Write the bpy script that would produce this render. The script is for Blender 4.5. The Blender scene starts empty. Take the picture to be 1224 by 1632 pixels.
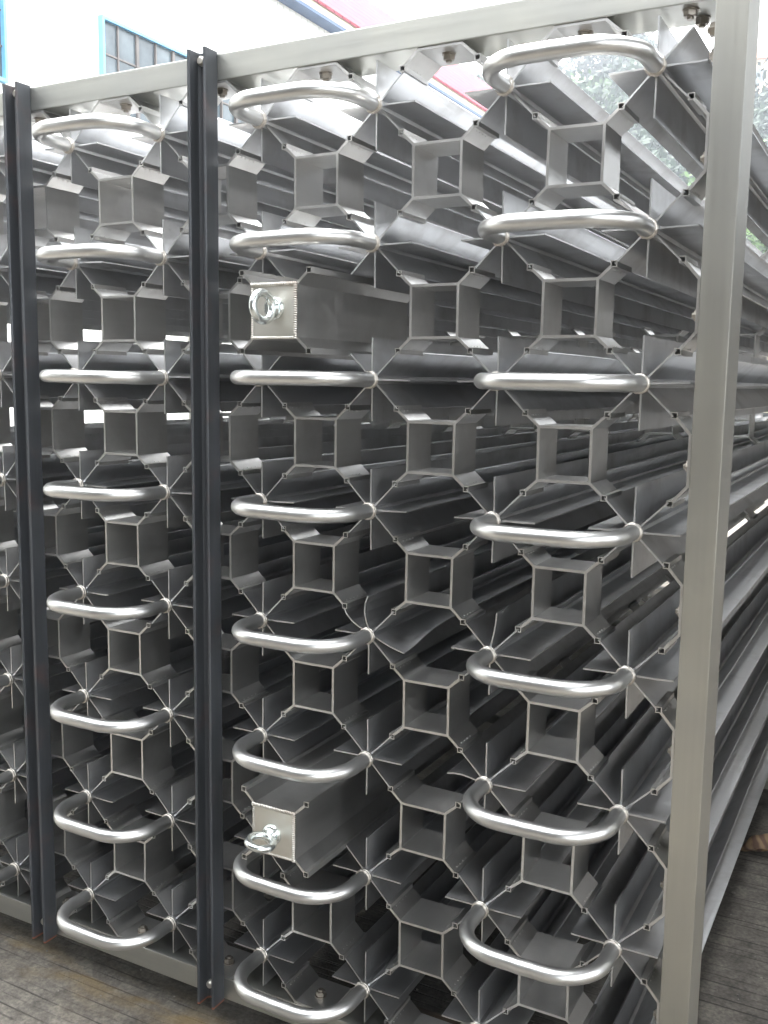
import bpy, bmesh, math, random
from mathutils import Vector, Matrix, Euler, noise
R = math.radians
S = 0.28          # metres per tube pitch; all of the cooler is drawn in pitches, z = 0 at the top tube row
GZ = -7.72        # ground level in pitches
def W(x, y, z): return Vector((x*S, y*S, (z-GZ)*S))

scene = bpy.context.scene
col = scene.collection
# ------------------------------------------------------------------ camera
cd = bpy.data.cameras.new('camera'); cam = bpy.data.objects.new('camera', cd); col.objects.link(cam)
cam.location = W(6.562477, -6.42503, -1.977715)
cam.rotation_euler = (1.4386196, -0.0147034, 0.4938385)
cd.sensor_fit = 'VERTICAL'; cd.sensor_height = 24.0; cd.lens = 24.0*1555.657/1632.0
cd.clip_start = 0.05; cd.clip_end = 3000
scene.camera = cam
# ------------------------------------------------------------------ light
SUN_EL, SUN_AZ = R(60), R(-35)      # bright veiled sun high behind the machine
world = bpy.data.worlds.new('World'); scene.world = world; world.use_nodes = True
nt = world.node_tree; nt.nodes.clear()
sky = nt.nodes.new('ShaderNodeTexSky'); sky.sky_type = 'NISHITA'; sky.sun_disc = False
sky.sun_elevation = SUN_EL; sky.sun_rotation = SUN_AZ; sky.dust_density = 4; sky.air_density = 1.0
hs = nt.nodes.new('ShaderNodeHueSaturation'); hs.inputs['Saturation'].default_value = 0.12
hs.inputs['Value'].default_value = 1.0
mx = nt.nodes.new('ShaderNodeMix'); mx.data_type = 'RGBA'; mx.inputs[0].default_value = 0.5
# cloud layer: an overcast sky is about three times brighter overhead than at the horizon
tcw = nt.nodes.new('ShaderNodeTexCoord'); sxw = nt.nodes.new('ShaderNodeSeparateXYZ'); nt.links.new(tcw.outputs['Generated'], sxw.inputs[0])
rw = nt.nodes.new('ShaderNodeMapRange'); rw.inputs['From Min'].default_value = 0; rw.inputs['From Max'].default_value = .9
rw.inputs['To Min'].default_value = 9.0; rw.inputs['To Max'].default_value = 19.0; nt.links.new(sxw.outputs[2], rw.inputs['Value'])
cw = nt.nodes.new('ShaderNodeVectorMath'); cw.operation = 'SCALE'; cw.inputs[0].default_value = (.97, .985, 1.0); nt.links.new(rw.outputs[0], cw.inputs['Scale'])
nt.links.new(cw.outputs[0], mx.inputs[7])
bg = nt.nodes.new('ShaderNodeBackground'); bg.inputs['Strength'].default_value = 0.13
wo = nt.nodes.new('ShaderNodeOutputWorld')
nt.links.new(sky.outputs[0], hs.inputs['Color']); nt.links.new(hs.outputs[0], mx.inputs[6])
nt.links.new(mx.outputs[2], bg.inputs[0]); nt.links.new(bg.outputs[0], wo.inputs[0])
sl = bpy.data.lights.new('sun', 'SUN'); sun = bpy.data.objects.new('sun', sl); col.objects.link(sun)
sl.energy = 2.0; sl.angle = R(25); sl.color = (1, .97, .93)
sun.rotation_euler = Euler((R(90)-SUN_EL, 0, 0)).to_matrix().to_4x4().to_euler()
# direction to the sun: azimuth measured from +Y towards +X
sd = Vector((math.sin(SUN_AZ)*math.cos(SUN_EL), math.cos(SUN_AZ)*math.cos(SUN_EL), math.sin(SUN_EL)))
sun.rotation_euler = sd.to_track_quat('Z', 'Y').to_euler()
vs = scene.view_settings; vs.view_transform = 'Standard'; vs.look = 'None'; vs.exposure = 2.72; vs.gamma = 1.0

# ------------------------------------------------------------------ materials
def mat(name):
    m = bpy.data.materials.new(name); m.use_nodes = True
    t = m.node_tree; b = t.nodes['Principled BSDF']
    return m, t, b
def N(t, kind, **kw):
    n = t.nodes.new(kind)
    for k, v in kw.items():
        if k in n.inputs.keys(): n.inputs[k].default_value = v
        else: setattr(n, k, v)
    return n
def coords(t, scale, kind='Object'):
    tc = N(t, 'ShaderNodeTexCoord'); mp = N(t, 'ShaderNodeMapping'); mp.inputs['Scale'].default_value = scale
    t.links.new(tc.outputs[kind], mp.inputs[0]); return mp.outputs[0]
def ramp(t, src, stops):
    r = N(t, 'ShaderNodeValToRGB'); e = r.color_ramp.elements
    while len(e) < len(stops): e.new(0.5)
    for i, (p, c) in enumerate(stops):
        e[i].position = p; e[i].color = (c if len(c) == 4 else (*c, 1))
    t.links.new(src, r.inputs[0]); return r.outputs[0]
def mixc(t, f, a, b, blend='MIX'):
    m = N(t, 'ShaderNodeMix'); m.data_type = 'RGBA'; m.blend_type = blend
    for s, v in ((0, f), (6, a), (7, b)):
        if isinstance(v, (int, float)): m.inputs[s].default_value = v
        elif isinstance(v, tuple): m.inputs[s].default_value = (*v, 1)
        else: t.links.new(v, m.inputs[s])
    return m.outputs[2]
def noise_(t, vec, scale, detail=4, rough=.55):
    n = N(t, 'ShaderNodeTexNoise', Scale=scale, Detail=detail, Roughness=rough); t.links.new(vec, n.inputs['Vector']); return n.outputs['Fac']
def maths(t, op, a, b=None, clamp=False):
    m = N(t, 'ShaderNodeMath'); m.operation = op; m.use_clamp = clamp
    for s, v in ((0, a), (1, b)):
        if v is None: continue
        if isinstance(v, (int, float)): m.inputs[s].default_value = v
        else: t.links.new(v, m.inputs[s])
    return m.outputs[0]
def bump(t, b, h, strength, dist=0.002):
    n = N(t, 'ShaderNodeBump', Strength=strength, Distance=dist); t.links.new(h, n.inputs['Height']); t.links.new(n.outputs[0], b.inputs['Normal'])

def aluminium(name, base, rough, streak=(40, 1.2, 40), dirt=0.5, metallic=1.0, bstr=.12, dirtcol=(.25, .235, .215), jitter=False):
    m, t, b = mat(name)
    v = coords(t, streak)
    vec = v
    if jitter:       # every copy gets its own patch of the pattern
        oi = N(t, 'ShaderNodeObjectInfo'); ad = N(t, 'ShaderNodeVectorMath'); ad.operation = 'ADD'
        mul = maths(t, 'MULTIPLY', oi.outputs['Random'], 53.0)
        t.links.new(v, ad.inputs[0]); t.links.new(mul, ad.inputs[1]); vec = ad.outputs[0]
    s = noise_(t, vec, 1.0, 5, .65)
    g = coords(t, (1, 1, 1), 'Object'); ad2 = N(t, 'ShaderNodeVectorMath'); ad2.operation = 'ADD'; t.links.new(g, ad2.inputs[0])
    if jitter: t.links.new(mul, ad2.inputs[1])
    big = noise_(t, ad2.outputs[0], 7.0, 6, .6)
    spots = noise_(t, ad2.outputs[0], 60.0, 3, .6)
    c1 = ramp(t, s, [(.25, tuple(x*.93 for x in base)), (.75, tuple(min(1, x*1.04) for x in base))])
    dm = ramp(t, big, [(.48, (0, 0, 0)), (.72, (1, 1, 1))])
    df = maths(t, 'MULTIPLY', dm, dirt)
    sp = ramp(t, spots, [(.66, (0, 0, 0)), (.74, (1, 1, 1))])
    df2 = maths(t, 'ADD', df, maths(t, 'MULTIPLY', sp, dirt*.35), True)
    c = mixc(t, df2, c1, dirtcol)
    t.links.new(c, b.inputs['Base Color'])
    t.links.new(maths(t, 'SUBTRACT', metallic, maths(t, 'MULTIPLY', df2, .45)), b.inputs['Metallic'])
    rr = maths(t, 'ADD', maths(t, 'ADD', rough-.08, maths(t, 'MULTIPLY', s, .16)), maths(t, 'MULTIPLY', df2, .2), True)
    t.links.new(rr, b.inputs['Roughness'])
    bump(t, b, s, bstr, .0006)
    return m
M = {}
M['fin'] = aluminium('fin_aluminium', (.565, .57, .577), .38, dirt=.45, jitter=True)
M['bracket'] = aluminium('bracket_aluminium', (.58, .575, .56), .37, dirt=.3, jitter=True)
M['bend'] = aluminium('bend_aluminium', (.62, .62, .61), .35, streak=(9, 9, 9), dirt=.16, bstr=.05, jitter=True)
M['weld'] = aluminium('weld_metal', (.56, .54, .50), .34, streak=(160, 160, 160), dirt=.7, bstr=.5, dirtcol=(.20, .12, .07))
M['frame'] = aluminium('frame_aluminium', (.43, .427, .40), .42, streak=(60, 60, 1.5), dirt=.06, bstr=.03)
M['beam'] = aluminium('beam_aluminium', (.47, .475, .455), .42, streak=(1.5, 60, 60), dirt=.08, bstr=.03)
M['plate'] = aluminium('cap_plate_aluminium', (.60, .59, .545), .46, streak=(5, 60, 60), dirt=.5, bstr=.06, dirtcol=(.42, .34, .24))
for k_ in ('frame', 'beam'):
    t = M[k_].node_tree; b = t.nodes['Principled BSDF']
    v = coords(t, (1, 1, 1)); n_ = N(t, 'ShaderNodeTexNoise', Scale=26.0, Detail=8.0, Roughness=.75, Distortion=2.5); t.links.new(v, n_.inputs['Vector'])
    sc = ramp(t, n_.outputs['Fac'], [(.685, (0, 0, 0)), (.72, (1, 1, 1))])
    old = b.inputs['Base Color'].links[0].from_socket
    big = ramp(t, noise_(t, v, 2.3, 4, .6), [(.35, (.90, .90, .90)), (.65, (1.06, 1.05, 1.0))])
    c_ = mixc(t, 1.0, old, big, 'MULTIPLY')
    t.links.new(mixc(t, maths(t, 'MULTIPLY', sc, .55), c_, (.16, .13, .10)), b.inputs['Base Color'])
M['zinc'] = aluminium('zinc_plated_steel', (.66, .70, .69), .24, streak=(30, 30, 30), dirt=.3, bstr=.08)
M['stainless'] = aluminium('bolt_steel', (.34, .31, .27), .36, streak=(50, 50, 50), dirt=.5, bstr=.05)
# dark rolled steel
m, t, b = mat('dark_rolled_steel'); M['steel'] = m
v = coords(t, (30, 30, 2)); s = noise_(t, v, 1, 5, .6); gv = coords(t, (1, 1, 1)); bg_ = noise_(t, gv, 9, 5)
base = ramp(t, s, [(.3, (.032, .035, .039)), (.75, (.056, .060, .067))])
sx = N(t, 'ShaderNodeSeparateXYZ'); t.links.new(gv, sx.inputs[0])
zlow = maths(t, 'SUBTRACT', 1.0, maths(t, 'MULTIPLY', maths(t, 'SUBTRACT', sx.outputs[2], (-7.425-GZ)*S), 160.0), True)
ztop = maths(t, 'MULTIPLY', maths(t, 'SUBTRACT', sx.outputs[2], (.44-GZ)*S), 25.0, True)
rust = ramp(t, bg_, [(.56, (0, 0, 0)), (.75, (1, 1, 1))])
rf = maths(t, 'ADD', maths(t, 'MULTIPLY', rust, .10), maths(t, 'MULTIPLY', zlow, .95), True)
c = mixc(t, rf, base, (.30, .085, .035))
c = mixc(t, maths(t, 'MULTIPLY', ztop, maths(t, 'MULTIPLY', rust, 1.0)), c, (.10, .05, .035))
t.links.new(c, b.inputs['Base Color']); b.inputs['Roughness'].default_value = .42; b.inputs['Metallic'].default_value = .25
bump(t, b, s, .15, .001)
# concrete
m, t, b = mat('grooved_concrete'); M['ground'] = m
v = coords(t, (1, 1, 1)); n1 = noise_(t, v, .9, 8, .6); n2 = noise_(t, v, 14, 6, .65); n3 = noise_(t, v, 90, 3, .6)
c = ramp(t, n1, [(.3, (.070, .063, .053)), (.7, (.140, .126, .106))])
c = mixc(t, .35, c, ramp(t, n3, [(.35, (.1, .1, .1)), (.65, (.9, .9, .9))]), 'OVERLAY')
c = mixc(t, .8, c, ramp(t, n2, [(.3, (.16, .16, .16)), (.7, (.84, .84, .84))]), 'OVERLAY')
wv = coords(t, (.15, 1, 1)); wn = noise_(t, wv, 2.2, 4, .5)
sx = N(t, 'ShaderNodeSeparateXYZ'); t.links.new(v, sx.inputs[0])
yy = maths(t, 'ADD', sx.outputs[1], maths(t, 'MULTIPLY', wn, .07))
cell = N(t, 'ShaderNodeTexNoise', Scale=1.0, Detail=2.0, Roughness=.5); cell.noise_dimensions = '1D'
t.links.new(maths(t, 'MULTIPLY', yy, 4.0), cell.inputs['W'])
yy2 = maths(t, 'ADD', yy, maths(t, 'MULTIPLY', cell.outputs['Fac'], .10))
fr = maths(t, 'FRACT', maths(t, 'MULTIPLY', yy2, 34.0))
gr = ramp(t, fr, [(.0, (0, 0, 0)), (.10, (0, 0, 0)), (.20, (1, 1, 1)), (1, (1, 1, 1))])
brk = ramp(t, noise_(t, coords(t, (.6, 9, 1)), 3, 4), [(.44, (0, 0, 0)), (.58, (1, 1, 1))])
gl = maths(t, 'MULTIPLY', maths(t, 'SUBTRACT', 1.0, gr), brk)
c = mixc(t, maths(t, 'MULTIPLY', gl, .85), c, (.022, .019, .016))
st = ramp(t, noise_(t, coords(t, (1.1, 2.6, 1)), 1.35, 4), [(.60, (0, 0, 0)), (.74, (1, 1, 1))])
c = mixc(t, maths(t, 'MULTIPLY', st, .15), c, (.16, .11, .05))
band = maths(t, 'SUBTRACT', 1.0, maths(t, 'ABSOLUTE', maths(t, 'MULTIPLY', maths(t, 'ADD', sx.outputs[1], .015), 9.0)), True)
st2 = ramp(t, noise_(t, coords(t, (1.0, 3.0, 1)), 4.0, 4), [(.46, (0, 0, 0)), (.62, (1, 1, 1))])
c = mixc(t, maths(t, 'MULTIPLY', maths(t, 'MULTIPLY', st2, band), .6), c, (.17, .115, .04))
dk = ramp(t, noise_(t, coords(t, (1, 1.6, 1)), 6.0, 7, .7), [(.55, (0, 0, 0)), (.72, (1, 1, 1))])
c = mixc(t, maths(t, 'MULTIPLY', dk, .5), c, (.032, .027, .024))
t.links.new(c, b.inputs['Base Color']); b.inputs['Roughness'].default_value = .86
hh = maths(t, 'SUBTRACT', maths(t, 'MULTIPLY', n3, .4), gl); bump(t, b, hh, .9, .006)
def plain(name, c0, c1, scale, rough=.7, metallic=0, streak=(1, 1, 1), bs=.2, bd=.01):
    m, t, b = mat(name); v = coords(t, streak); n = noise_(t, v, scale, 6, .6)
    t.links.new(ramp(t, n, [(.3, c0), (.7, c1)]), b.inputs['Base Color'])
    b.inputs['Roughness'].default_value = rough; b.inputs['Metallic'].default_value = metallic
    bump(t, b, n, bs, bd); return m
M['wall'] = plain('white_wall_panels', (.84, .84, .79), (.88, .88, .83), .6, .6)
M['cream'] = plain('cream_fascia', (.36, .33, .23), (.42, .39, .28), .8, .6)
M['gutter'] = plain('blue_gutter', (.03, .07, .16), (.05, .10, .21), 2, .5)
M['blue'] = plain('blue_window_frame', (.12, .36, .60), (.16, .44, .68), 3, .45)
M['darkframe'] = plain('brown_window_bar', (.07, .06, .055), (.13, .11, .10), 3, .5)
m, t, b = mat('window_glass'); M['glass'] = m
v = coords(t, (1, 1, 1)); t.links.new(ramp(t, noise_(t, v, 2.0, 3), [(.35, (.035, .05, .06)), (.7, (.10, .13, .145))]), b.inputs['Base Color'])
b.inputs['Roughness'].default_value = .12; b.inputs['IOR'].default_value = 1.45
# pink-red tiles
m, t, b = mat('red_roof_tiles'); M['tiles'] = m
v = coords(t, (1, 1, 1)); br = N(t, 'ShaderNodeTexBrick', Scale=1.0)
mp = N(t, 'ShaderNodeMapping'); mp.inputs['Rotation'].default_value = (0, 0, R(90)); tc = N(t, 'ShaderNodeTexCoord')
t.links.new(tc.outputs['Object'], mp.inputs[0]); t.links.new(mp.outputs[0], br.inputs['Vector'])
br.inputs['Color1'].default_value = (.24, .062, .077, 1); br.inputs['Color2'].default_value = (.21, .052, .066, 1); br.inputs['Mortar'].default_value = (.08, .02, .03, 1)
br.inputs['Brick Width'].default_value = .34; br.inputs['Row Height'].default_value = .42; br.inputs['Mortar Size'].default_value = .018
br.inputs['Mortar Smooth'].default_value = .3
t.links.new(br.outputs['Color'], b.inputs['Base Color']); b.inputs['Roughness'].default_value = .9; b.inputs['Specular IOR Level'].default_value = .05
bump(t, b, br.outputs['Fac'], .3, .02)
M['orange_roof'] = plain('orange_roof_tiles', (.42, .17, .09), (.55, .26, .15), 3, .7)
M['hill'] = plain('hill_soil_and_scrub', (.02, .035, .014), (.13, .09, .055), .09, .95)
M['bark'] = plain('bark', (.06, .045, .03), (.13, .10, .07), 12, .9, streak=(4, 4, 1))
def leafmat(name, a, b_):
    m, t, b = mat(name); v = coords(t, (1, 1, 1)); n = noise_(t, v, .45, 5, .7)
    t.links.new(ramp(t, n, [(.35, a), (.65, b_)]), b.inputs['Base Color']); b.inputs['Roughness'].default_value = .7; b.inputs['Specular IOR Level'].default_value = .15
    return m
M['leaf_dark'] = leafmat('dark_foliage', (.005, .014, .009), (.018, .040, .016))
M['leaf_mid'] = leafmat('green_foliage', (.014, .036, .008), (.04, .085, .016))
M['leaf_bright'] = leafmat('bright_foliage', (.022, .06, .007), (.065, .13, .018))
M['timber'] = plain('old_timber', (.07, .05, .035), (.14, .10, .07), 8, .85, streak=(1, 8, 8))
m, t, b = mat('dry_leaf'); M['dryleaf'] = m
v = coords(t, (1, 1, 1)); wv_ = N(t, 'ShaderNodeTexWave', Scale=9.0, Distortion=6.0, Detail=3.0); t.links.new(v, wv_.inputs[0])
t.links.new(ramp(t, wv_.outputs['Fac'], [(.2, (.10, .05, .028)), (.8, (.23, .15, .075))]), b.inputs['Base Color']); b.inputs['Roughness'].default_value = .65

# ------------------------------------------------------------------ mesh builder
class MB:
    def __init__(s): s.v = []; s.f = []; s.sm = []
    def add(s, vs, fs, smooth=False):
        o = len(s.v); s.v += [tuple(v) for v in vs]; s.f += [tuple(i+o for i in f) for f in fs]; s.sm += [smooth]*len(fs)
    def box(s, a, b, mtx=None):
        (x0, y0, z0), (x1, y1, z1) = a, b
        vs = [Vector(p) for p in ((x0,y0,z0),(x1,y0,z0),(x1,y1,z0),(x0,y1,z0),(x0,y0,z1),(x1,y0,z1),(x1,y1,z1),(x0,y1,z1))]
        if mtx: vs = [mtx @ v for v in vs]
        s.add(vs, [(0,3,2,1),(4,5,6,7),(0,1,5,4),(1,2,6,5),(2,3,7,6),(3,0,4,7)])
    def extrude_y(s, poly, y0, y1):       # poly: list of (x, z), closed outline
        n = len(poly); vs = [(x, y0, z) for x, z in poly]+[(x, y1, z) for x, z in poly]
        s.add(vs, [tuple(range(n-1, -1, -1)), tuple(range(n, 2*n))]+[(i, (i+1) % n, (i+1) % n+n, i+n) for i in range(n)])
    def tube(s, pts, rad, seg=20, cap=True, smooth=True):
        pts = [Vector(p) for p in pts]; rads = rad if isinstance(rad, (list, tuple)) else [rad]*len(pts)
        t0 = (pts[1]-pts[0]).normalized(); up = Vector((0, 0, 1)) if abs(t0.z) < .9 else Vector((1, 0, 0))
        u = t0.cross(up).normalized(); vs = []
        for i, p in enumerate(pts):
            tt = (pts[min(i+1, len(pts)-1)]-pts[max(i-1, 0)]).normalized()
            u = (u-tt*u.dot(tt)).normalized(); w = tt.cross(u)
            for k in range(seg):
                a = 2*math.pi*k/seg; vs.append(p+(u*math.cos(a)+w*math.sin(a))*rads[i])
        fs = [(i*seg+k, i*seg+(k+1) % seg, (i+1)*seg+(k+1) % seg, (i+1)*seg+k) for i in range(len(pts)-1) for k in range(seg)]
        s.add(vs, fs, smooth)
        if cap:
            s.add(vs[:seg], [tuple(range(seg-1, -1, -1))]); s.add(vs[-seg:], [tuple(range(seg))])
    def torus(s, c, axis, R0, r, seg=28, sub=10, wob=0, rnd=None):
        c = Vector(c); ax = Vector(axis).normalized(); u = ax.orthogonal().normalized(); w = ax.cross(u); vs = []
        for i in range(seg):
            a = 2*math.pi*i/seg; d = u*math.cos(a)+w*math.sin(a); rr = r*(1+(rnd.uniform(-wob, wob) if rnd else 0))
            for k in range(sub):
                b_ = 2*math.pi*k/sub; vs.append(c+d*(R0+rr*math.cos(b_))+ax*rr*math.sin(b_))
        s.add(vs, [(i*sub+k, i*sub+(k+1) % sub, ((i+1) % seg)*sub+(k+1) % sub, ((i+1) % seg)*sub+k) for i in range(seg) for k in range(sub)], True)
    def blob(s, c, r, seg=8, rings=5, scale=(1, 1, 1)):
        c = Vector(c); vs = []
        for j in range(1, rings):
            th = math.pi*j/rings
            for k in range(seg):
                a = 2*math.pi*k/seg; vs.append(c+Vector((r*math.sin(th)*math.cos(a)*scale[0], r*math.sin(th)*math.sin(a)*scale[1], r*math.cos(th)*scale[2])))
        vs += [c+Vector((0, 0, r*scale[2])), c-Vector((0, 0, r*scale[2]))]; n = (rings-1)*seg
        fs = [(j*seg+k, (j+1)*seg+k, (j+1)*seg+(k+1) % seg, j*seg+(k+1) % seg) for j in range(rings-2) for k in range(seg)]
        fs += [(n, k, (k+1) % seg) for k in range(seg)]+[(n+1, (rings-2)*seg+(k+1) % seg, (rings-2)*seg+k) for k in range(seg)]
        s.add(vs, fs, True)
    def mesh(s, name, m, world=False, bev=0):
        me = bpy.data.meshes.new(name)
        me.from_pydata([W(*v) for v in s.v] if world else [Vector(v)*S for v in s.v], [], s.f)
        me.polygons.foreach_set('use_smooth', s.sm); me.materials.append(m); me.update()
        if bev:
            bm = bmesh.new(); bm.from_mesh(me)
            bmesh.ops.remove_doubles(bm, verts=bm.verts, dist=1e-6)
            es = [e for e in bm.edges if len(e.link_faces) == 2 and e.calc_face_angle(0) > 1.0]
            bmesh.ops.bevel(bm, geom=es, offset=bev, segments=2, affect='EDGES', profile=.7)
            bm.to_mesh(me); bm.free()
        return me
def mesh_raw(name, V, F, m, smooth=False):
    me = bpy.data.meshes.new(name); me.from_pydata([tuple(v) for v in V], [], F); me.materials.append(m)
    if smooth: me.polygons.foreach_set('use_smooth', [True]*len(F))
    return me
def link(name, me, parent=None, loc=None, kind=None, label=None):
    o = bpy.data.objects.new(name, me); col.objects.link(o)
    if parent: o.parent = parent
    if loc is not None: o.location = loc
    if kind: o['kind'] = kind
    if label: o['label'] = label
    return o
def thing(name, label, cat, loc=(0, 0, 0), group=None):
    o = bpy.data.objects.new(name, None); col.objects.link(o); o.location = loc
    o['label'] = label; o['category'] = cat
    if group: o['group'] = group
    return o

# ------------------------------------------------------------------ ground
def grid(name, m, x0, x1, y0, y1, nx, ny, h):
    vs = [(x0+(x1-x0)*i/nx, y0+(y1-y0)*j/ny) for j in range(ny+1) for i in range(nx+1)]
    me = bpy.data.meshes.new(name)
    me.from_pydata([(x, y, h(x, y)) for x, y in vs], [], [(j*(nx+1)+i, j*(nx+1)+i+1, (j+1)*(nx+1)+i+1, (j+1)*(nx+1)+i) for j in range(ny) for i in range(nx)])
    me.polygons.foreach_set('use_smooth', [True]*len(me.polygons)); me.materials.append(m); return link(name, me)
g = grid('ground', M['ground'], -300, 300, -300, 400, 2, 2, lambda x, y: 0); g['kind'] = 'structure'

# ------------------------------------------------------------------ the vaporizer
C0, C1, NR, PZ, L = -4, 5, 8, 0.98, 22.0
vap = thing('finned_tube_vaporizer', 'large bare aluminium bank of star-finned tubes joined by U bends in a frame', 'heat exchanger', (0, 0, 0))
ORG = W(0, 0, 0)
def P(x, y, z): return W(x, y, z)

def tube_mesh(seed, damage=None):
    rnd = random.Random(seed); mb = MB(); Rf = .308; th = .0055
    ys = [0, .05, .12, .22, .36, .55, .8, 1.2, 2, 3.5, 5.5, 8, 11, 14.5, 18, 22]
    rr = [.044, .11, .18, .25, Rf]
    for k in range(8):
        a = k*math.pi/4; dx, dz = math.cos(a), math.sin(a); px, pz = -dz, dx
        rmax = Rf if k % 2 == 0 else .300
        y_off = .006+rnd.uniform(0, .012); amp = rnd.uniform(-.006, .006); ph = rnd.uniform(0, 6.28)
        dm = (damage or {}).get(k)
        vs = []
        for j, y in enumerate(ys):
            yy = y+(y_off if j == 0 else 0) if y < L else L
            for i, r0 in enumerate(rr):
                q = i/(len(rr)-1); r = min(r0, rmax)
                b = amp*q*q*math.cos(ph+y*1.3)
                if j < 5: b += rnd.uniform(-.0012, .0012)*q*(1 if k % 2 == 0 else .4)
                if dm:
                    e = math.exp(-(y/dm[1])**2); b += dm[0]*e*math.sin(q*dm[2]); 
                t_ = th*(1.5 if i == 0 else 1)
                for sgn in (-1, 1): vs.append((dx*r+px*(b+sgn*t_), yy, dz*r+pz*(b+sgn*t_)))
        n = len(rr); fs = []
        idx = lambda j, i, s_: (j*n+i)*2+s_
        for j in range(len(ys)-1):
            for i in range(n-1):
                fs.append((idx(j,i,0), idx(j,i+1,0), idx(j+1,i+1,0), idx(j+1,i,0)))
                fs.append((idx(j,i,1), idx(j+1,i,1), idx(j+1,i+1,1), idx(j,i+1,1)))
            fs.append((idx(j,n-1,0), idx(j,n-1,1), idx(j+1,n-1,1), idx(j+1,n-1,0)))
        for i in range(n-1):
            fs.append((idx(0,i,0), idx(0,i,1), idx(0,i+1,1), idx(0,i+1,0)))
            j = len(ys)-1; fs.append((idx(j,i,0), idx(j,i+1,0), idx(j,i+1,1), idx(j,i,1)))
        mb.add(vs, fs, False)
    mb.tube([(0, -.045, 0), (0, 1, 0), (0, 8, 0), (0, L+.05, 0)], .052, 18)
    return mb.mesh('finned_tube', M['fin'])
TM = [tube_mesh(i) for i in range(5)]
DMG = {(3, 4): (tube_mesh(21, {3: (.045, .7, 2.6), 0: (-.10, .42, 1.3), 2: (.045, .6, 2.8)}), 'finned tube with buckled and curled front fins'),
       (4, 4): (tube_mesh(22, {2: (-.045, .6, 1.4)}), 'finned tube with one upright fin bent over'),
       (4, 5): (tube_mesh(23, {4: (-.028, .35, 2.6)}), 'finned tube with a curled left fin')}
rt = random.Random(5)
for c in range(C0, C1+1):
    for r in range(NR):
        me, lb = DMG.get((c, r), (TM[rt.randrange(5)], None))
        link('finned_tube', me, vap, P(c, rt.uniform(-.008, .008), -r*PZ), label=lb)

# return bends
def bend_mesh(seed):
    rnd = random.Random(seed); mb = MB(); fr = -.54; rad = .33; pts = []
    pts += [(0, -.03, 0), (0, -.10, 0), (0, fr+rad, 0)]
    for i in range(1, 13):
        a = math.pi/2*i/12; pts.append((rad-rad*math.cos(a), fr+rad-rad*math.sin(a), 0))
    pts += [(.43, fr, 0), (.5, fr-.003, 0), (.57, fr, 0)]
    for i in range(0, 13):
        a = math.pi/2*i/12; pts.append((1-rad+rad*math.sin(a), fr+rad-rad*math.cos(a), 0))
    pts += [(1, -.10, 0), (1, -.03, 0)]
    rads = []
    for x, y, z in pts:
        k = 1-.05*max(0, 1-abs(min(x, 1-x)-.1)/.12)*(1 if y < -.3 else 0); rads.append(.0560*k)
    mb.tube(pts, rads, 28)
    return mb.mesh('return_bend', M['bend'])
def ring_mesh(seed):
    rnd = random.Random(seed); mb = MB()
    mb.torus((0, -.040, 0), (0, 1, 0), .0555, .0120, 40, 10, .22, rnd); mb.torus((0, -.022, 0), (0, 1, 0), .058, .010, 40, 8, .25, rnd)
    return mb.mesh('weld_ring', M['weld'])
BM = [bend_mesh(i) for i in range(2)]; RM = [ring_mesh(i) for i in range(3)]
for c in range(C0, C1, 2):
    for r in range(NR):
        o = link('return_bend', BM[0], vap, P(c, 0, -r*PZ)); o.rotation_euler = (rt.uniform(-.02, .02), rt.uniform(-.008, .008), 0)
        for dx in (0, 1): link('weld_ring', RM[rt.randrange(3)], o, Vector((dx*S, 0, 0)))

# brackets
def clip(mb, cx, cz, y0, y1, h=.022, w=.0065):
    mb.box((cx-h, y0, cz+h-w), (cx+h, y1, cz+h)); mb.box((cx-h, y0, cz-h), (cx+h, y1, cz-h+w))
    mb.box((cx-h, y0+.0006, cz-h+w), (cx-h+w, y1-.0006, cz+h-w)); mb.box((cx+h-w, y0+.0006, cz-h+w), (cx+h, y1-.0006, cz+h-w))
def arm(mb, x0, z0, x1, z1, y0, y1, w=.0095, rnd=None):
    d = Vector((x1-x0, 0, z1-z0)).normalized(); n = Vector((d.z, 0, -d.x))*w
    a = Vector((x0, 0, z0)); b = Vector((x1, 0, z1))
    mb.extrude_y([((a-n).x, (a-n).z), ((b-n).x, (b-n).z), ((b+n).x, (b+n).z), ((a+n).x, (a+n).z)], y0, y1)
    if rnd:                                    # staking marks where the fin is punched into the clip
        for i in range(4):
            yy = y0+.07+.055*i
            for sg in (-1, 1):
                c_ = b-n*sg*1.1-d*.012; mb.blob((c_.x, yy, c_.z), .0050, 6, 4)
def cell_profile(mb, y0, y1, rnd, arms=(0, 1, 2, 3)):
    h, w = .195, .019; hz = h
    mb.box((-h, y0, hz-w), (h, y1, hz)); mb.box((-h, y0, -hz), (h, y1, -hz+w))
    mb.box((-h, y0+.0006, -hz+w), (-h+w, y1-.0006, hz-w)); mb.box((h-w, y0+.0006, -hz+w), (h, y1-.0006, hz-w))
    for i in arms:
        sx_, sz_ = ((1, 1), (-1, 1), (-1, -1), (1, -1))[i]
        arm(mb, sx_*(h-.006), sz_*(h-.006), sx_*.270, sz_*.262, y0+.0015, y1-.0015, rnd=rnd); clip(mb, sx_*.287, sz_*.279, y0+.003, y1-.003)
def bracket_mesh(seed):
    rnd = random.Random(seed); mb = MB(); cell_profile(mb, 0, .385, rnd); return mb.mesh('tube_bracket', M['bracket'])
KM = [bracket_mesh(i) for i in range(3)]
LIFT = {(2, 1): 0, (2, 5): 1}
deep = MB()
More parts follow.
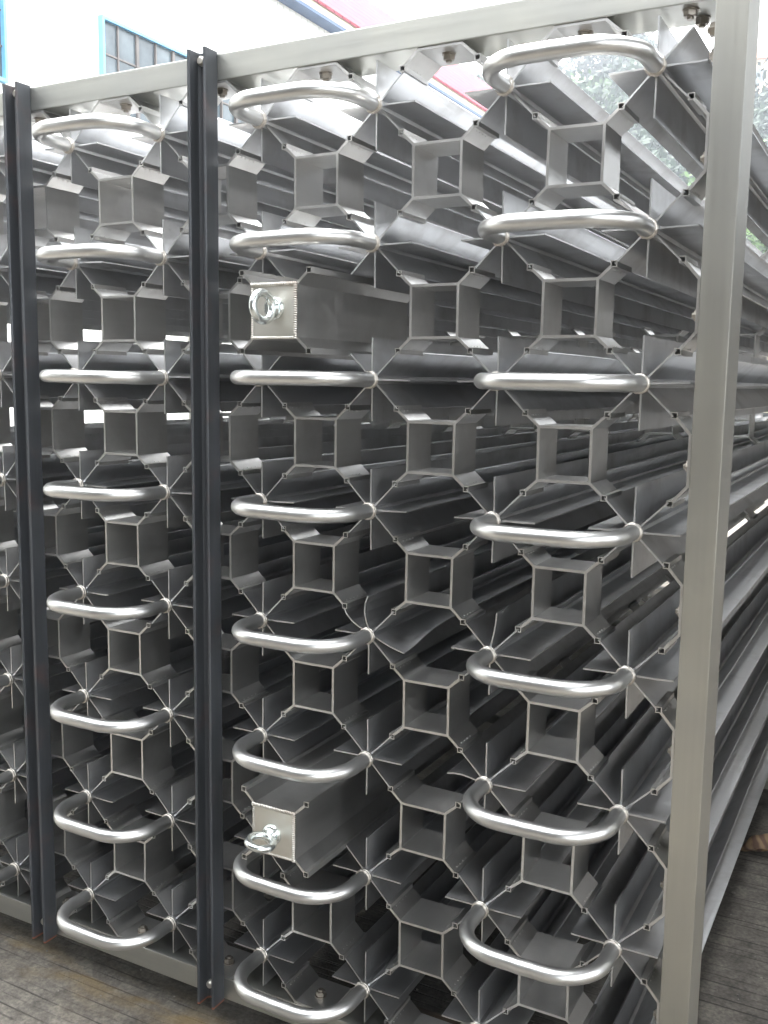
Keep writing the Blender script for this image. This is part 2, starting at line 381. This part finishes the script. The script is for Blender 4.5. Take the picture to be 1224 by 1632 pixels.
for ys_, full in ((0, True), (7.3, False), (14.6, False)):
    for c in range(C0, C1):
        for r in range(NR-1):
            if full and (c, r) in LIFT: continue
            if full or (ys_ < 8 and c >= 1):
                o = link('tube_bracket', KM[rt.randrange(3)], vap, P(c+.5, ys_+rt.uniform(-.012, .008), -(r+.5)*PZ))
                o.rotation_euler = (0, rt.uniform(-.01, .01), 0)
            else:
                t_ = MB(); cell_profile(t_, ys_, ys_+.385, None)
                deep.add([(x+c+.5, y, z-(r+.5)*PZ) for x, y, z in t_.v], t_.f)
link('deeper_tube_brackets', deep.mesh('deeper_tube_brackets', M['bracket'], True), vap, kind='stuff')
# edge brackets: plate bolted to the frame with two arms
def edge_mesh(gap):
    rnd = random.Random(3); mb = MB(); q = .49; p = gap-.018; x_ = q-p+.004
    mb.box((-x_, 0, -.017), (x_, .385, 0))
    for sg in (-1, 1):
        arm(mb, sg*(x_-.005), -.010, sg*.272, -(p-.222), .0015, .383, rnd=rnd); clip(mb, sg*.287, -(p-.206), .003, .381)
    return mb.mesh('edge_bracket', M['bracket'])
EM = edge_mesh(.34)
def hexbolt(length=.03, r=.043):
    mb = MB(); z = 0
    def cyl(r0, z0, z1, seg): mb.tube([(0, 0, z0), (0, 0, z1)], r0, seg, True, seg > 8)
    cyl(r*1.18, 0, -.008, 20); cyl(r, -.0085, -.040, 6); cyl(r*.86, -.0395, -.044, 18); cyl(r*.5, -.043, -.043-length*.55, 12)
    return mb.mesh('bolt', M['stainless'])
HB = hexbolt()
for c in range(C0, C1):                                      # top, hanging under the beam
    o = link('edge_bracket', EM, vap, P(c+.5, 0, .338)); b_ = link('bolt', HB, vap, P(c+.5+rt.uniform(-.02, .02), .15, .321)); b_.rotation_euler = (0, 0, rt.uniform(0, 3))
for c in range(C0, C1):                                      # bottom, standing on the beam
    o = link('edge_bracket', EM, vap, P(c+.5, 0, -7.216)); o.rotation_euler = (0, math.pi, 0); o.location = P(c+.5, 0, -7.208)
    b_ = link('bolt', HB, vap, P(c+.5+rt.uniform(-.02, .02), .17, -7.191)); b_.rotation_euler = (math.pi, 0, rt.uniform(0, 3))
for r in range(NR-1):                                        # right, against the post
    o = link('edge_bracket', EM, vap, P(5.338, 0, -(r+.5)*PZ)); o.rotation_euler = (0, math.pi/2, 0)
    b_ = link('bolt', HB, vap, P(5.321, .2, -(r+.5)*PZ-.05)); b_.rotation_euler = (0, math.pi/2, 0)
# corner bolts
for dx, y_ in ((5.17, .10), (5.21, .27)):
    b_ = link('bolt', HB, vap, P(dx, y_, .338)); b_.rotation_euler = (0, 0, dx)
for z_, y_ in ((.20, .1), (.08, .2)):
    b_ = link('bolt', HB, vap, P(5.338, y_, z_)); b_.rotation_euler = (0, math.pi/2, 0)

# frame beams and posts at the front, in the middle and at the end
def beam(x0, x1, y0, y1, z0, z1, m, name):
    mb = MB(); mb.box((x0, y0, z0), (x1, y1, z1)); link(name, mb.mesh(name, m, True, bev=.0025), vap)
for i, y_ in enumerate((-.008, 7.28, 14.58, L-.4)):
    y1_ = y_+.40
    beam(C0-.55, 5.337, y_, y1_, .340, .540, M['beam'], 'top_beam')
    beam(C0-.55, 5.337, y_, y1_, -7.41, -7.212, M['beam'], 'bottom_beam')
    beam(5.340, 5.535, y_-.004, y1_+.004, -7.413, .545, M['frame'], 'frame_post')
    beam(C0-.545-.195, C0-.553, y_-.004, y1_+.004, -7.413, .545, M['frame'], 'frame_post')

# dark steel channels bolted to the face
def channel(x0):
    mb = MB(); w, f, d = .182, .03, .152; prof = []
    prof = [(0, 0), (0, -d+.008), (.006, -d), (f-.010, -d), (f-.003, -d+.010), (f, -.045), (f+.018, -.026), (w-f-.018, -.026), (w-f, -.045),
            (w-f+.003, -d+.010), (w-f+.010, -d), (w-.006, -d), (w, -d+.008), (w, 0)]
    n = len(prof); z0, z1 = -7.425, .55
    zs = [z0, -5, -2.5, 0, z1]
    vs = [(x0+x, -.013+y, z) for z in zs for x, y in prof]
    fs = [(j*n+i, (j+1)*n+i, (j+1)*n+(i+1) % n, j*n+(i+1) % n) for j in range(len(zs)-1) for i in range(n)]
    fs += [tuple(range(n)), tuple((len(zs)-1)*n+i for i in range(n-1, -1, -1))]
    mb.add(vs, fs, False)
    o = link('steel_channel', mb.mesh('steel_channel', M['steel'], True), vap, label='dark grey rolled steel channel bolted upright across the front')
    bb = MB(); bb.tube([(0, 0, 0), (0, -.018, 0), (0, -.040, 0), (0, -.046, 0)], [.036, .036, .031, .025], 16)
    me = bb.mesh('bolt_head', M['plate'])
    for z in (.484, -7.28): link('bolt_head', me, o, P(x0+.066, -.039, z))
channel(-.635); channel(1.412)

# lifting boxes with eye bolts
def lift(cx, cz, horiz):
    o_mb = MB(); rnd = random.Random(9); y0 = -.55
    h = .202
    cell_profile(o_mb, y0, 1.15, None)
    box = link('lifting_box', o_mb.mesh('lifting_box', M['bracket']), vap, P(cx, 0, cz), label='closed square box sticking out of the front with an eye bolt in its end plate')
    mb = MB(); mb.box((-.176, y0-.012, -.176), (.176, y0+.01, .176)); link('end_plate', mb.mesh('end_plate', M['plate'], bev=.001), box)
    wb = MB(); n = 25
    for k in range(n):
        q = -.19+.38*k/(n-1)
        wb.blob((q, y0-.010+rnd.uniform(-.002, .002), .187), .021, 8, 6, (.42, .8, .85)); wb.blob((.187, y0-.010, q), .021, 8, 6, (.85, .8, .42))
        wb.blob((q, y0-.006, -.187), .016, 7, 5, (.8, .8, .8)); wb.blob((-.187, y0-.006, q), .015, 7, 5, (.8, .8, .9))
    link('weld_seam', wb.mesh('weld_seam', M['weld']), box)
    eb = MB(); yc = y0-.012; ex, ez = (.010, -.015) if horiz else (.012, .02)
    if horiz: ex, ez = -.01, -.02
    eb.tube([(ex, yc, ez), (ex, yc-.022, ez), (ex, yc-.030, ez)], [.082, .082, .070], 32)
    eb.tube([(ex, yc-.028, ez), (ex, yc-.05, ez), (ex, yc-.075, ez)], [.056, .042, .030], 24)
    ax = (.15, 0, 1) if horiz else (1, -.14, .05)
    eb.torus((ex, yc-.150, ez), ax, .097, .029, 48, 16)
    link('eye_bolt', eb.mesh('eye_bolt', M['zinc']), box)
lift(2.503, -1.487, False); lift(2.50, -5.405, True)

# timber bearers that carry the frame
tb = [(-3.2, 'dark timber block under the bottom beam at the far left, left of both steel channels'), (3.3, 'dark timber block under the bottom beam towards the right-hand post')]
for x_, lb in tb:
    mb = MB(); mb.box((x_-.35, .12, GZ), (x_+.35, .75, -7.414)); o = link('timber_block', mb.mesh('timber_block', M['timber'], True, bev=.006)); o['label'] = lb; o['category'] = 'timber block'

# ------------------------------------------------------------------ building on the left
XB = -36.0
def poly_box(x0, x1, y0, y1, z0, z1):
    mb = MB(); mb.box((x0, y0, z0), (x1, y1, z1)); return mb
bld = thing('workshop_building', 'long white workshop with blue-framed windows and a pinkish red tiled roof', 'building', W(XB, 60, GZ))
def bpart(mb, name, m, parent=None, bev=0):
    me = mb.mesh(name, m, True, bev=bev); par = parent or bld
    o = link(name, me, par)
    if par is bld: o.matrix_parent_inverse = Matrix.Translation(-bld.location)
    return o
ZG = 25.45      # gutter height in pitches
Y0B, Y1B = -30, 132
wm = MB(); wm.box((XB-26, Y0B, GZ), (XB-.12, Y1B, ZG-.05))
# trapezoid sheet ribs on the wall
yv = Y0B; 
prof = []
while yv < Y1B:
    wm.box((XB-.3, yv, GZ), (XB, yv+.72, ZG-.06)); yv += .80
bpart(wm, 'wall', M['wall'])
gm = MB(); gm.box((XB, Y0B, ZG-.22), (XB+1.2, Y1B+.5, ZG-.01)); bpart(gm, 'gutter', M['gutter'])
fm = MB(); fm.box((XB-.2, Y0B, ZG), (XB+1.22, Y1B+.6, ZG+.74)); bpart(fm, 'fascia', M['cream'])
rm = MB(); rx0, rz0 = XB+1.3, ZG+.78; run = 15.0; rise = 13.7
rm.add([(rx0, Y0B, rz0), (rx0, Y1B+1, rz0), (rx0-run, Y1B+1, rz0+rise), (rx0-run, Y0B, rz0+rise), (rx0-2*run, Y0B, rz0), (rx0-2*run, Y1B+1, rz0),
        (rx0, Y0B, rz0-.25), (rx0, Y1B+1, rz0-.25)], [(0, 1, 2, 3), (3, 2, 5, 4), (0, 3, 4), (1, 5, 2), (6, 7, 1, 0)])
bpart(rm, 'roof', M['tiles'])
def window(y0, y1, z0, z1, muls, rows):
    fw = .18
    f = MB(); xf = XB+.02; d = .32
    f.box((xf-.1, y0-fw, z0-fw), (xf+d, y0, z1+fw)); f.box((xf-.1, y1, z0-fw), (xf+d, y1+fw, z1+fw))
    f.box((xf-.1, y0, z1), (xf+d-.01, y1, z1+fw)); f.box((xf-.1, y0, z0-fw), (xf+d-.01, y1, z0))
    fo = bpart(f, 'window', M['blue'])
    gl = MB(); gl.box((xf-.02, y0, z0), (xf+.05, y1, z1)); bpart(gl, 'pane', M['glass'], fo)
    br_ = MB()
    for i, q in enumerate(muls):
        w_ = .11 if i % 2 else .05
        br_.box((xf+.04, q-w_, z0), (xf+.16+.01*i, q+w_, z1))
    for i, q in enumerate(rows): br_.box((xf+.04, y0, q-.05), (xf+.12, y1, q+.05))
    bpart(br_, 'glazing_bars', M['darkframe'], fo)
ZT, ZBt = 18.35, 13.2
def wy(q): return 37.4+q
window(37.75, 52.5, ZBt, ZT, [39.0+1.62*i for i in range(9)], [14.8, 16.55])
window(17.0, 30.6, ZBt, ZT, [18.2+1.62*i for i in range(8)], [14.8, 16.55])
window(60.0, 75, ZBt, ZT, [61.3+1.62*i for i in range(9)], [14.8, 16.55])
window(83, 98, ZBt, ZT, [84.3+1.62*i for i in range(9)], [14.8, 16.55])

# added out-of-view shed, wall and canopies that shade the metal and darken its reflections
M['shed'] = plain('added_shed_render', (.06, .055, .047), (.085, .078, .066), .7, .8)  # walls of the added shed, kept dark for the reflections
M['added_dark'] = plain('dark_added_cover', (.03, .03, .032), (.05, .05, .05), .7, .9)  # dark roofs of the added canopies and doorway panels of the added shed
M['shed_roof'] = plain('added_shed_roof', (.16, .17, .18), (.22, .23, .24), .7, .6)
def shed(label, x0, x1, y0, y1, h, doors, face):
    t_ = thing('added_yard_shed', label, 'shed', (x0, y0, 0))
    mb = MB(); mb.box((0, 0, 0), (x1-x0, y1-y0, h)); link('wall', mesh_raw('wall', mb.v, mb.f, M['shed']), t_)
    mb = MB(); mb.box((-.8, -.8, h+.003), (x1-x0+.8, y1-y0+.8, h+.25)); link('roof', mesh_raw('roof', mb.v, mb.f, M['shed_roof']), t_)
    for a, b_ in doors:
        mb = MB()
        if face == 'x': mb.box((-.05, a, 0), (.1, b_, h*.8))
        else: mb.box((a, y1-y0-.1, 0), (b_, y1-y0+.05, h*.8))
        link('door', mesh_raw('door', mb.v, mb.f, M['added_dark']), t_)
cn = thing('added_yard_canopy', 'added unseen canopy with a dark roof that shades the right side of the bank', 'canopy', (2.15, -7, 0))  # added canopy, blocks overhead light from the right-hand fins
mb = MB(); mb.box((0, 0, 4.0), (2.9, 38.0, 4.12)); link('roof', mesh_raw('roof', mb.v, mb.f, M['added_dark']), cn)
for px_ in (.9, 2.6):
    for k in range(7):
        mb = MB(); mb.box((px_, .3+k*6, 0), (px_+.15, .45+k*6, 3.997)); link('column', mesh_raw('column', mb.v, mb.f, M['steel']), cn)
M['added_wall'] = plain('added_dark_wall', (.03, .029, .028), (.07, .067, .062), 1.2, .85, streak=(1, 1, .4))  # added wall, dark so the fins beside it reflect little light
yw = thing('added_yard_wall', 'added unseen dark wall that darkens reflections on the right of the finned bank', 'wall', (2.9, .2, 0))  # added wall, gives the lower right fins something dark to reflect
mb = MB(); mb.box((0, 0, 0), (.2, 36, 2.45)); link('wall_face', mesh_raw('wall_face', mb.v, mb.f, M['added_wall']), yw)
mb = MB(); mb.box((-.04, -.04, 2.453), (.24, 36.04, 2.53)); link('coping', mesh_raw('coping', mb.v, mb.f, M['added_wall']), yw)
cf = thing('added_front_canopy', 'added unseen flat canopy behind the camera that cuts the front light', 'canopy', (-7, -7.2, 0))  # added roof out of view, dims the front light on lower rows
mb = MB(); mb.box((0, 0, 3.9), (9.1, 4.6, 4.02)); link('roof', mesh_raw('roof', mb.v, mb.f, M['added_dark']), cf)
for px_ in (.2, 4.4, 8.7):
    mb = MB(); mb.box((px_, .2, 0), (px_+.15, .35, 3.897)); link('column', mesh_raw('column', mb.v, mb.f, M['steel']), cf)
shed('added unseen dark shed behind the camera for the metal to reflect', -16, 5, -16, -9, 4.6, [(2, 6), (9, 13)], 'y')  # added shed, darkens what the front faces reflect

# ------------------------------------------------------------------ hill, wood and houses
def sstep(a, b, x): t_ = max(0, min(1, (x-a)/(b-a))); return t_*t_*(3-2*t_)
def hh_(x, y):
    h = 25*sstep(42, 92, y)+16*sstep(80, 200, y)
    h *= .82+.35*noise.noise(Vector((x*.018, y*.015, 2.1)))
    return h*(.12+.88*sstep(45, 5, x)) - .3
hill = grid('hill', M['hill'], -170, 170, 48, 300, 70, 60, hh_); hill['kind'] = 'structure'
def add_tree(V, F, x, y, z, h, w, conifer, rnd, nleaf, ls):
    lobes = []
    if not conifer:
        for k in range(9): lobes.append((rnd.gauss(0, .26)*w, rnd.gauss(0, .26)*w, h*(.42+.5*rnd.random()), w*rnd.uniform(.20, .36)))
    for i in range(nleaf):
        if conifer:
            q = rnd.random()**.8; zz = h*(.12+.88*q); rad = w*.5*(1-q)**.8*(.75+.35*math.sin(zz*5.2/h*6+rnd.random()*.6)); a = rnd.uniform(0, 6.283)
            rad *= rnd.uniform(.55, 1.08); c_ = Vector((x+rad*math.cos(a), y+rad*math.sin(a), z+zz-.12*rad))
        else:
            lx, ly, lz, lr = lobes[rnd.randrange(9)]; d = Vector((rnd.gauss(0, 1), rnd.gauss(0, 1), rnd.gauss(0, .8))).normalized()*lr*rnd.uniform(.7, 1.08)
            c_ = Vector((x+lx, y+ly, z+lz))+d
        u = Vector((rnd.gauss(0, 1), rnd.gauss(0, 1), rnd.gauss(0, 1))).normalized(); v = u.orthogonal().normalized(); s1 = ls*rnd.uniform(.6, 1.3)
        o = len(V); V += [c_+u*s1, c_+v*s1*.6, c_-u*s1, c_-v*s1*.6]; F.append((o, o+1, o+2, o+3))
def trunk(mb_, x, y, z, h, w, rnd):
    s_ = 1/S
    pts = [Vector((x, y, z-.3)), Vector((x+w*.03, y, z+h*.35)), Vector((x-w*.02, y+w*.02, z+h*.7)), Vector((x, y, z+h*.92))]
    mb_.tube(pts, [w*.055, w*.042, w*.025, w*.01], 8)
    for k in range(6):
        a = rnd.uniform(0, 6.28); q = rnd.uniform(.35, .7); b0 = Vector((x, y, z+h*q))
        mb_.tube([b0, b0+Vector((math.cos(a)*w*.18, math.sin(a)*w*.18, h*.08)), b0+Vector((math.cos(a)*w*.34, math.sin(a)*w*.34, h*.2))], [w*.02, w*.014, w*.005], 6)
def tree(name, label, x, y, h, w, conifer, lm, seed, nleaf=5000, ls=.22, group=None):
    rnd = random.Random(seed); z = hh_(x, y) if y > 48 else 0; z = max(z, 0)
    tr = thing(name, label, 'tree', (x, y, z), group)
    V, F = [], []; add_tree(V, F, 0, 0, 0, h, w, conifer, rnd, nleaf, ls)
    link('crown', mesh_raw('crown', V, F, lm), tr)
    tm_ = MB(); trunk(tm_, 0, 0, 0, h, w, rnd); link('trunk', mesh_raw('trunk', tm_.v, tm_.f, M['bark'], True), tr)
camw = cam.location
def az(px, dist):      # a point on the ground in the direction seen at column px (used once to choose where the wood stands)
    a = math.atan((px-612)/1555.7)-0.4938; return camw.x+math.sin(a)*dist, camw.y+math.cos(a)*dist
x, y = az(938, 96); tree('conifer_tree', 'tall hazy blue-green conifer on the hillside seen inside the top right U bend', x, y, 15, 8.5, True, M['leaf_dark'], 11, 7000, .26)
x, y = az(985, 102); tree('conifer_tree', 'broader pale conifer on the hillside just right of the tall one', x, y, 14, 9, True, M['leaf_dark'], 12, 6000, .26)
x, y = az(905, 74); tree('broadleaf_tree', 'light green round tree at the left edge of the hillside gap', x, y, 9.5, 7, False, M['leaf_mid'], 13, 5000, .2)
x, y = az(1090, 58); tree('broadleaf_tree', 'bright green leafy tree seen between the upper right fins', x, y, 10, 9, False, M['leaf_bright'], 14, 7000, .16)
x, y = az(1236, 44); tree('broadleaf_tree', 'bright yellow-green tree right of the pale frame post', x, y, 9.6, 6, False, M['leaf_bright'], 15, 6000, .14)
rnd = random.Random(77); V, F = [], []
for i in range(150):
    px = rnd.uniform(700, 1500); dd = rnd.uniform(62, 170); x, y = az(px, dd)
    if y < 52: continue
    if x > 30: continue
    if 1195 < px < 1330 and 75 < dd < 125: continue
    z = hh_(x, y); con = rnd.random() < .45; ht = rnd.uniform(7, 12)
    ht = min(ht, (math.tan(R(15.9+1.3*math.sin(px*.021)))*dd+1.6-z))
    if ht < 3: continue
    add_tree(V, F, x, y, z-.5, ht, ht*rnd.uniform(.7, 1.0), con, rnd, 3000, .27)
wd = link('hillside_wood', mesh_raw('hillside_wood', V, F, M['leaf_dark'])); wd['kind'] = 'stuff'; wd['label'] = 'hazy wood covering the far hillside'; wd['category'] = 'wood'
def house(px, dd, w, d, h, label, rot):
    x, y = az(px, dd); z = hh_(x, y)-.6
    t_ = thing('hillside_house', label, 'house', (x, y, z)); t_.rotation_euler = (0, 0, rot)
    mb = MB(); mb.box((-w/2, -d/2, 0), (w/2, d/2, h)); link('wall', mesh_raw('wall', mb.v, mb.f, M['cream']), t_)
    rb = MB(); o = .5; rb.add([(-w/2-o, -d/2-o, h), (w/2+o, -d/2-o, h), (w/2+o, d/2+o, h), (-w/2-o, d/2+o, h), (-w/2-o, 0, h+d*.32), (w/2+o, 0, h+d*.32)],
                              [(0, 1, 5, 4), (2, 3, 4, 5), (0, 4, 3), (1, 2, 5), (3, 2, 1, 0)])
    link('roof', mesh_raw('roof', rb.v, rb.f, M['orange_roof']), t_)
    for k in (-1, 0, 1):
        wb = MB(); wb.box((k*w*.3-.5, -d/2-.04, h*.45), (k*w*.3+.5, -d/2+.05, h*.8)); link('window', mesh_raw('window', wb.v, wb.f, M['glass']), t_)
house(1222, 92, 9, 7, 4.2, 'pale house with an orange roof on the hillside right of the frame post', .2)
house(1207, 84, 6, 5, 3, 'smaller pale house below the orange-roofed one on the hillside', -.3)

# ------------------------------------------------------------------ dry leaf on the concrete
n, mm = 14, 8; V, F = [], []
for i in range(n+1):
    u = i/n; wdt = .055*math.sin(math.pi*min(1, u*1.02))**.8+.001
    for j in range(mm+1):
        v = j/mm*2-1
        V.append(Vector((-.09+.18*u, v*wdt, .004+.03*abs(v)**1.6*math.sin(math.pi*u)+.022*u*u+.004*math.sin(u*17+v*3))))
for i in range(n):
    for j in range(mm): a = i*(mm+1)+j; F.append((a, a+1, a+mm+2, a+mm+1))
stones = MB(); rs = random.Random(31)
for i in range(520):
    if i % 2: gx, gy = rs.uniform(-2.2, 2.2), rs.gauss(-.25, .45)
    else: gx, gy = rs.uniform(1.45, 2.6), rs.uniform(-.6, 2.6)
    q = rs.uniform(.0012, .0042)*(1 if rs.random() < .93 else 2)
    stones.blob((gx, gy, q*.4), q, 6, 4, (rs.uniform(.8, 1.4), rs.uniform(.7, 1.2), .7))
M['grit'] = plain('grit', (.05, .045, .04), (.28, .26, .23), 40, .9)
gs = link('grit', mesh_raw('grit', stones.v, stones.f, M['grit'])); gs['kind'] = 'stuff'; gs['label'] = 'loose grit scattered over the grooved concrete'
me = mesh_raw('dry_leaf', V, F, M['dryleaf'], True)
lf = link('dry_leaf', me); lf.location = W(5.38, 6.0, GZ)+Vector((0, 0, .003)); lf.rotation_euler = (0, 0, R(25)); lf['label'] = 'curled dry brown leaf lying on the concrete right of the finned bank'; lf['category'] = 'leaf'
sm = lf.modifiers.new('thick', 'SOLIDIFY'); sm.thickness = .0015

# ------------------------------------------------------------------ hazy air
hm = bpy.data.materials.new('hazy_air'); hm.use_nodes = True; t = hm.node_tree; t.nodes.clear()
pv = t.nodes.new('ShaderNodeVolumePrincipled'); pv.inputs['Color'].default_value = (.86, .93, 1, 1); pv.inputs['Density'].default_value = .0020; pv.inputs['Anisotropy'].default_value = .2
ho = t.nodes.new('ShaderNodeOutputMaterial'); t.links.new(pv.outputs[0], ho.inputs['Volume'])
mb = MB(); mb.box((-305, -305, -1.0), (305, 405, 75)); hz = link('haze', mesh_raw('haze', mb.v, mb.f, hm)); hz['kind'] = 'stuff'
